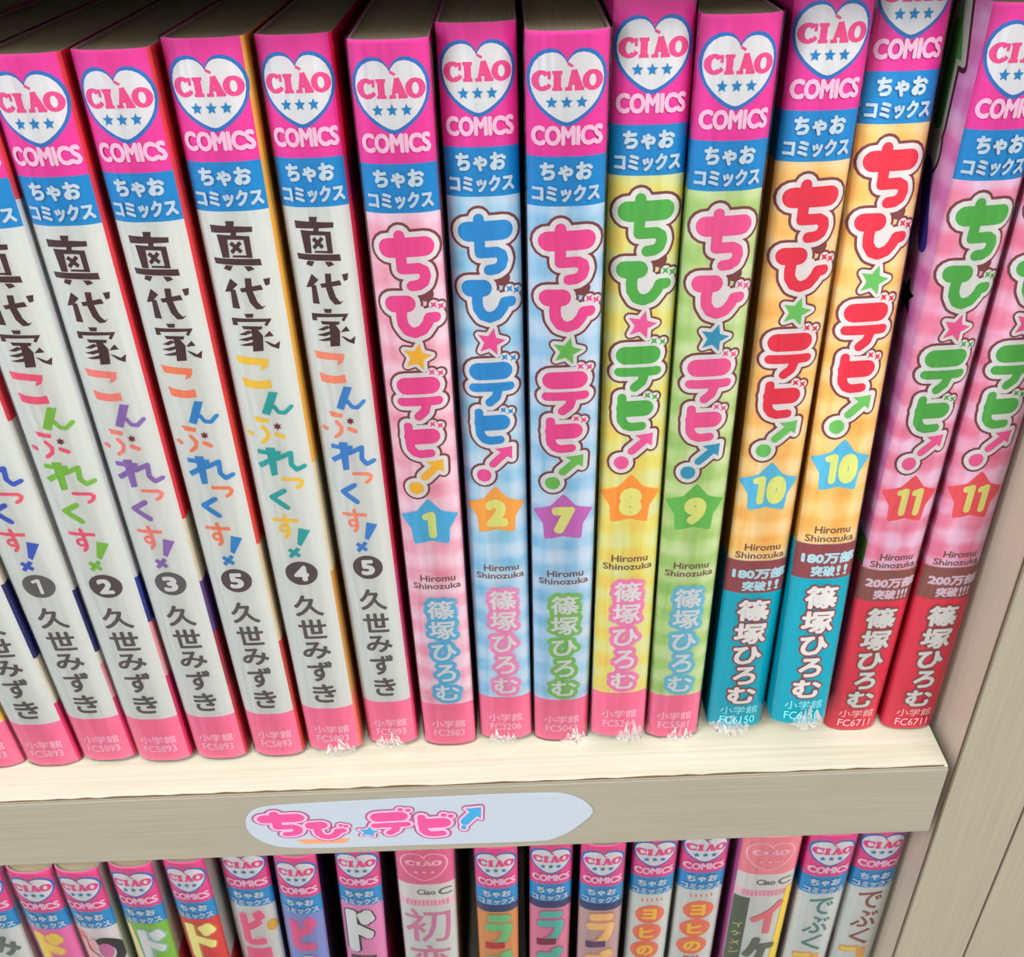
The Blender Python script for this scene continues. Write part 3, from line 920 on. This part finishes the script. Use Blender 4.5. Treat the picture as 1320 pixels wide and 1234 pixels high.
def low_art(k):
    if k == 0:
        return PAPER, [(None, text('み', -5, 5, 130, 141, 0.5), ink((110, 116, 112))), (None, text('い', -4, 5, 116, 127, 0.5), ink((70, 140, 150)))], GREY_SIDE
    if k == 1:
        return (232, 116, 178), two((246, 216, 92), (240, 168, 130), 'ドー', -6.2, 3.4, 106, 143, 1.1), GREY_SIDE
    if k == 2:
        return (236, 226, 226), [(None, [[(-7, 100), (-2, 100), (-2.6, 128), (-4, 143), (-7, 143)]], ink((240, 130, 124)))] + \
            [(None, ring(2.0, 132, 5.5, 8, 2.6, 4.0, -80, 130), ink((40, 44, 46))), (None, disc(1.6, 133, 2.6, 4), ink((214, 120, 170))), (None, ring(3.5, 112, 4.5, 8, 2.2, 5, -90, 90), ink((40, 44, 46)))] + \
            [(None, text('ド', -6.0, -0.4, 120, 140, 0.6), ink((244, 190, 196)))], sides((110, (90, 140, 60)), (200, (206, 206, 190)))
    if k == 3:
        return (134, 190, 70), two((236, 240, 238), (150, 190, 190), 'ドー', -3.4, 5.4, 104, 142, 0.9) + [(None, [[(-7, 96), (-3.6, 96), (-3.6, 122), (-5.0, 144), (-7, 144)]], ink((240, 226, 170)))], sides((125, (212, 90, 90)), (200, (206, 200, 190)))
    if k == 4:
        return (222, 64, 66), two((246, 240, 150), (206, 130, 60), 'ド', -5.4, 5.4, 122, 143, 1.0) + two((226, 232, 240), (110, 110, 130), 'リ', -4.0, 2.4, 100, 120, 0.8), sides((120, (196, 30, 50)), (200, (206, 200, 190)))
    if k == 5:
        return (222, 222, 218), two((236, 100, 140), (226, 200, 206), 'ビー', -4.6, 3.6, 102, 143, 0.9) + [(None, disc(5.2, 134, 1.7, 3), ink((222, 170, 70)))], sides((200, (70, 50, 90)))
    if k == 6:
        return (134, 146, 206), two((236, 96, 146), (190, 120, 180), 'ビ', -5.0, 4.4, 124, 143, 1.0) + two((232, 236, 238), (150, 150, 190), 'ュ', -2.4, 3.2, 108, 122, 0.7), sides((200, (44, 24, 56)))
    if k == 7:
        return (232, 140, 190), two((238, 240, 240), (52, 56, 54), 'ド', -5.6, 4.2, 118, 143, 1.3) + [(None, [[(-5.2, 110), (3.6, 110), (3.6, 117), (-5.2, 117)]], ink((66, 60, 66))), (None, [[(-1.6, 110.6), (2.2, 110.6), (2.2, 116.4), (-1.6, 116.4)]], ink((226, 214, 60)))] + two((238, 240, 240), (110, 70, 100), 'リ', -4.4, 3.4, 92, 108, 1.0), sides((118, (196, 20, 90)), (200, (70, 20, 50)))
    if k in (9, 10, 11):
        base, a, b, q = {9: ((224, 146, 84), (116, 200, 132), (190, 150, 110), (196, 44, 52)), 10: ((226, 130, 160), (88, 190, 170), (206, 96, 150), (130, 24, 60)), 11: ((196, 160, 160), (246, 200, 130), (220, 150, 130), (96, 60, 110))}[k]
        return base, [(None, [[(-7, 141.5), (7, 141.5), (7, 145.2), (-7, 145.2)]], ink((40, 60, 110)))] + two(a, b, 'ラブ', -4.4, 5.0, 100, 140, 1.0) + [(None, [[(-4.6, 124.5), (2.2, 125), (2.2, 121.5), (-4.6, 121)]] + seg((-3.4, 106), (-0.5, 101), 1.4, .8), ink(q))], sides((200, (24, 10, 22)))
    if k in (12, 13):
        return PAPER, [(None, sum([seg((-3 + 1.6 * i, 143.0), (-2.6 + 1.6 * i, 141.4), 0.25) for i in range(5)], []), ink((240, 130, 110))),
                       (None, disc(0.2, 134.5, 4.9, 4.9, 26) + disc(-0.1, 124.5, 4.9, 4.9, 26) + disc(-0.4, 114.5, 4.9, 5.2, 26), ink((240, 122, 92))),
                       (None, text('ヨ', -2.4, 2.4, 131.6, 137.6, 0.4) + text('ヒ', -2.8, 2.2, 121.4, 127.4, 0.4) + text('の', -3.2, 2.6, 111.2, 117.4, 0.4), ink((250, 204, 72))),
                       (None, text('DX', -2.6, 2.6, 105.0, 108.4, 0.1) + seg((-4.4, 102.2), (4.4, 102.2), 0.3) + seg((0, 102), (0, 92), 0.5), ink((226, 90, 90)))], (GREY_SIDE if k == 12 else sides((200, (40, 24, 44))))
    tone = (74, 140, 132) if k == 15 else (150, 84, 78)
    return PAPER, [(None, vertical('でぶく', 0.4, [(3.9, 134, 143), (4.2, 124, 133.2), (3.4, 114, 123)], 0.17, 'x'), ink(tone)),
                   (None, seg((-5.0, 111.5), (1.0, 111.5), 1.6) + seg((2.6, 106), (2.6, 112), 1.4) + seg((-2.2, 102.5), (4.6, 102.5), 1.9), ink((240, 176, 92))),
                   (None, seg((-4.4, 111.5), (0.6, 111.5), 0.9) + seg((-1.6, 102.5), (4.2, 102.5), 1.2), ink((246, 218, 90)))], (sides((118, (110, 20, 30)), (200, (206, 200, 186))) if k == 15 else GREY_SIDE)


def pale_header():
    p = heart(-0.2, 170.6, 157.6, 5.6)
    o = []
    for a, b in zip(p, p[1:] + p[:1]):
        o += seg(a, b, 0.2)
    return o


LOW_LABELS = [
    'white comic at the left edge of the lower row, grey and teal title', 'bright pink comic in the lower row with yellow title lettering',
    'white comic in the lower row with black swirls and a coral edge', 'grass green comic in the lower row with pale title lettering',
    'red comic in the lower row with cream title lettering', 'white comic in the lower row with pink title lettering, right of the red one',
    'lilac blue comic in the lower row with pink title lettering', 'pink comic in the lower row with white and black title lettering',
    'thick white comic with a pale pink header under the white shelf sticker', 'orange comic in the lower row with green title lettering',
    'rose comic in the lower row with teal title lettering', 'mauve comic in the lower row with pale orange title lettering',
    'white comic with coral ovals in the lower row, beside the mauve one', 'white comic with coral ovals in the lower row, beside the thick pink one',
    'thick pink-headed comic in the lower row with a dark green strip and yellow edge', 'white comic in the lower row with teal thin title lettering',
    'white comic with brown thin title lettering, rightmost of the lower row']

for k, (xl, xr, yy, lean) in enumerate(LOW):
    zU = 154.0 + LOWZ
    w = xr - xl
    lr = math.radians(lean)
    xb = (xl + xr) / 2 - 154.0 * math.tan(lr) - w / 2 * math.cos(lr)
    base = dict(x=xb, lean=lean, w=w, y=yy, tilt=0.0, bulge=2.0, z=LOWZ, label=LOW_LABELS[k], seed=k + 40, film=True)
    if k in (8, 14):
        pink = (226, 104, 146) if k == 8 else (240, 140, 150)
        pr = [('heart_emblem', [('pale', pale_header(), ink((250, 190, 210))), ('ciao_pale', place(fat_serif_word(), (-6, 6, 164, 169), (-4.6, 4.2, 164.2, 168.2)), ink((250, 190, 210))),
                                ('st_pale', star(-2.2, 161.9, .8) + star(-.2, 161.9, .8) + star(1.8, 161.9, .8), ink((250, 190, 210)))], 0),
              ('imprint_lettering', [(None, text('Ciao', -2.4, 2.2, 150.2, 153.0, 0.1) + text('C', 2.8, 6.2, 149.8, 153.4, 0.12), ink((104, 110, 100))),
                                     (None, sum([seg((-5 + 1.0 * i, 144.6), (-5 + 1.0 * i, 147.2), 0.3) for i in range(11)], []), ink((226, 150, 176)))], 0)]
        if k == 8:
            pr.append(('title_lettering', [(None, text('初', -6.2, 5.6, 124.5, 142.5, 0.12), ink((214, 126, 162))), (None, text('恋', -5.6, 5.2, 104, 122.5, 0.12), ink((214, 126, 162)))], 0))
            base['right'] = sides((200, (196, 190, 180)))
            base['left'] = sides((200, (226, 180, 206)))
        else:
            pr.append(('title_lettering', [(None, [[(-6.9, 95), (-3.2, 95), (-3.2, 143.4), (-6.9, 143.4)]], ink((92, 104, 86))), (None, vertical('イケメン', -5.0, [(1.2, 127, 130), (1.2, 122, 125), (1.2, 117, 120), (1.2, 112, 115)], 0.1, 'q'), ink((190, 190, 120))),
                                           (None, [[(4.4, 95), (7, 95), (7, 148), (5.4, 148)]], ink((248, 216, 62))),
                                           (None, text('イ', -2.4, 5.6, 124, 142, 0.55), ink((232, 118, 130))), (None, text('ケ', -2.8, 5.4, 104, 122, 0.75), ink((104, 110, 96)))], 0))
            base['right'] = sides((120, (120, 20, 34)), (200, (236, 150, 150)))
            base['left'] = sides((200, (226, 120, 190)))
        base.update(bands=[144.2, 147.6, 155.5], spine=[(144.2, ink(PAPER)), (147.6, ink((244, 190, 204))), (155.5, ink((234, 230, 226))), (200, ink(pink))], print=pr)
    else:
        col, art, side = low_art(k)
        base.update(bands=[145.2, 154.0], spine=[(145.2, ink(col)), (154.0, ink((40, 146, 206))), (200, ink((230, 74, 140)))],
                    left=sides((145.2, tuple(col)), (154, BLUE), (200, HEADER_PINK)), right=side,
                    print=[('heart_emblem', emblem_layers(), 0), ('title_lettering', art, 0)])
    comic(base, 'comics on the lower shelf')

# ------------------------------------------------------------------ the bookcase
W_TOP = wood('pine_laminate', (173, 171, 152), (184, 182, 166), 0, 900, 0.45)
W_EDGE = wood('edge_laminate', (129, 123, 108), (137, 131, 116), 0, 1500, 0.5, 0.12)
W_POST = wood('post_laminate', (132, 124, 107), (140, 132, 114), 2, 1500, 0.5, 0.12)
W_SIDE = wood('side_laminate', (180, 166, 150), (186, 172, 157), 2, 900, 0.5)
W_SEAM = ink((92, 74, 52), 0.8)

case = bpy.data.objects.new('bookcase', None)
COL.objects.link(case)
case.location = (0, 0, -1.0)
tag(case, 'pale wood bookcase whose shelves carry the two rows of comics', 'bookcase')


def case_part(name, b, mat, parent, bev=0.3, off=1000.0):
    vs, fs = box(*b[:4], b[4] + off, b[5] + off, bev)
    return link_mesh(name, vs, fs, [mat], None, parent)


def shelf(z, th=25.8, sticker=False):
    s = case_part('shelf', (-480, 107.0, 0.9, 150, z - th, z), W_TOP, case, 0.15)
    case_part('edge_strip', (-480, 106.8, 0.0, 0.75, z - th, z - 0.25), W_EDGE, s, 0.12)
    # chipped glue line between board and strip
    rnd = random.Random(int(z) + 9)
    vs, fs = [], []
    n = 160
    for i in range(n + 1):
        x = -470 + 576 * i / n
        j = rnd.uniform(0.1, 0.55)
        vs += [(x, 0.72, z + 0.05 + 1000), (x, 0.95 + j, z + 0.05 + 1000)]
    for i in range(n):
        fs.append((2 * i, 2 * i + 2, 2 * i + 3, 2 * i + 1))
    link_mesh('glue_line', vs, fs, [W_SEAM], None, s)
    return s


shelf(0.0)
shelf(LOWZ)
shelf(214.0)
case_part('side_panel', (109.7, 128.9, 1.0, 150, -1000, 900), W_SIDE, case)
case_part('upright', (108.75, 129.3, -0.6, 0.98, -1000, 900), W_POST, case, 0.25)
case_part('seam', (108.6, 108.74, 0.3, 0.9, -999, 899), W_SEAM, case, 0)
case_part('side_panel', (-500, -481, 1.0, 150, -1000, 900), W_SIDE, case)
case_part('back_panel', (-500, 128.9, 150.5, 156, -1000, 900), W_SIDE, case, 0)
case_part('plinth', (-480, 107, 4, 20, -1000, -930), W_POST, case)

case2 = bpy.data.objects.new('bookcase', None)
COL.objects.link(case2)
case2.location = (0, 0, -1.0)
tag(case2, 'neighbouring pale wood bookcase, only its front upright in view at the right edge', 'bookcase')
case_part('upright', (130.0, 190.0, -0.6, 0.98, -1000, 900), W_POST, case2, 0.25)
case_part('side_panel', (130.0, 149.0, 1.0, 150, -1000, 900), W_SIDE, case2)

# sticker on the shelf edge
lab = bpy.data.objects.new('shelf_label', None)
COL.objects.link(lab)
lab.location = (-0.03, -0.0001, -0.0135)
tag(lab, 'white cut-out paper label with a pink bubble title on the shelf edge', 'label')
OUT = [(-74.3, -12.3), (-73.6, -8.6), (-71.6, -5.8), (-68.6, -4.4), (-61.9, -3.7), (-31.9, -3.1), (6.4, -2.8), (10.7, -3.9), (14.6, -6.4), (17.1, -10.2), (16.9, -12.6), (14.3, -16.0), (10.6, -20.0), (6.7, -22.4), (3.6, -23.4), (-34.2, -23.0), (-64.8, -22.6), (-70.8, -19.6), (-73.6, -16.0)]


def label_sheet(name, polys, mat, y0, thick, parent, z_shift=13.5, x_shift=30):
    vs, fs = [], []
    for k, p in enumerate(polys):
        e = (k % 127) * 0.0004 if thick < 0.1 else 0
        p = list(p)
        if sum(p[i][0] * p[(i + 1) % len(p)][1] - p[(i + 1) % len(p)][0] * p[i][1] for i in range(len(p))) < 0:
            p = p[::-1]
        b, n = len(vs), len(p)
        vs += [(x + x_shift, y0 - thick - e, z + z_shift) for x, z in p]
        fs.append(tuple(range(b, b + n)))
        if thick > 0.1:
            vs += [(x + x_shift, y0, z + z_shift) for x, z in p]
            fs.append(tuple(reversed(range(b + n, b + 2 * n))))
            fs += [(b + (i + 1) % n, b + i, b + n + i, b + n + (i + 1) % n) for i in range(n)]
    return link_mesh(name, vs, fs, [mat], None, parent)


def grow_out(pts, g):
    cx, cy = -28.6, -13
    return [(x + g * (1 if x > cx else -1) * min(1, abs(x - cx) / 40), y + g * 0.35 * (1 if y > cy else -1)) for x, y in pts]


for _ in range(2):
    OUT = [q for a, b in zip(OUT, OUT[1:] + OUT[:1]) for q in ((a[0] * .75 + b[0] * .25, a[1] * .75 + b[1] * .25), (a[0] * .25 + b[0] * .75, a[1] * .25 + b[1] * .75))]
paper = label_sheet('laminated_sheet', [OUT], ink((154, 163, 174), 0.35), 0.0, 0.25, lab)
BOX = {'chi': (-5.2, 5.5, 130.2, 142.2), 'bi': (-5.1, 6.6, 120.4, 129.3), 'st': (-2.7, 3.5, 113.2, 119.4), 'de': (-4.7, 5.4, 101.5, 113.3), 'bi2': (-3.9, 4.6, 92.3, 101.3), 'ex': (-4.1, 4.1, 82.8, 91.7)}
DST = {'chi': (-70.7, -58.2, -16.8, -6.2), 'bi': (-58.6, -47.2, -18.7, -11.2), 'st': (-45.3, -39.2, -18.6, -13.8), 'de': (-41.3, -30.4, -17.9, -6.8), 'bi2': (-28.9, -19.4, -19.2, -9.6), 'ex': (-18.2, -11.9, -16.6, -7.6)}


def label_letters(grow):
    a = place(rads(CHI_PTS, grow), BOX['chi'], DST['chi']) + place(rads(BI_PTS, grow), BOX['bi'], DST['bi']) + place(rads(DE_PTS, grow), BOX['de'], DST['de']) + place(rads(BI2_PTS, grow), BOX['bi2'], DST['bi2'])
    for k in ('bi', 'de', 'bi2'):
        a += place(sum([disc(x, y, 0.7 + grow * .8, n=10) for x, y in SPARKS[k]], []), BOX[k], DST[k])
    e = place(rads([([(-1.9, 86), (1.2, 89)], 1.5)], grow) + poly_grow([(-1.4, 91.3), (4.1, 91.7), (3.6, 87)], grow) + stroke([(-2.6, 83.6), (-2.5, 83.6)], 0.9 + grow), BOX['ex'], DST['ex'])
    e += place(star_grow(0.4, 116.3, 2.9, -13, 0.47, max(0.02, grow * .8)), BOX['st'], DST['st'])
    return a, e


a, e = label_letters(1.25)
lt = label_sheet('title_lettering', a + e, ink((140, 70, 108)), -0.27, 0.02, paper)
a, e = label_letters(0.75)
label_sheet('title_outline', a + e, ink((196, 150, 176)), -0.34, 0.02, paper)
a, e = label_letters(0.0)
label_sheet('title_fill', a, ink((186, 62, 122)), -0.41, 0.02, paper)
label_sheet('title_accent', e, ink((40, 134, 176)), -0.41, 0.02, paper)
label_sheet('orange_tab', [[(-62.4, -18.6), (-60, -20.6), (-49, -20.8), (-47.6, -18.9)]], ink((196, 128, 92)), -0.26, 0.005, paper)

# floor, wall and ceiling of the shop, outside the frame
for nm, b, c in (('floor', (-2500, 2500, -3500, 300, -1030, -1001), (170, 165, 158)), ('wall_back', (-2500, 2500, 170, 300, -1000, 2000), (200, 198, 192)),
                 ('ceiling', (-2500, 2500, -3500, 300, 2000, 2050), (225, 225, 222))):
    vs, fs = box(*b)
    tag(link_mesh(nm, vs, fs, [ink(c, 0.5)]), kind='structure')
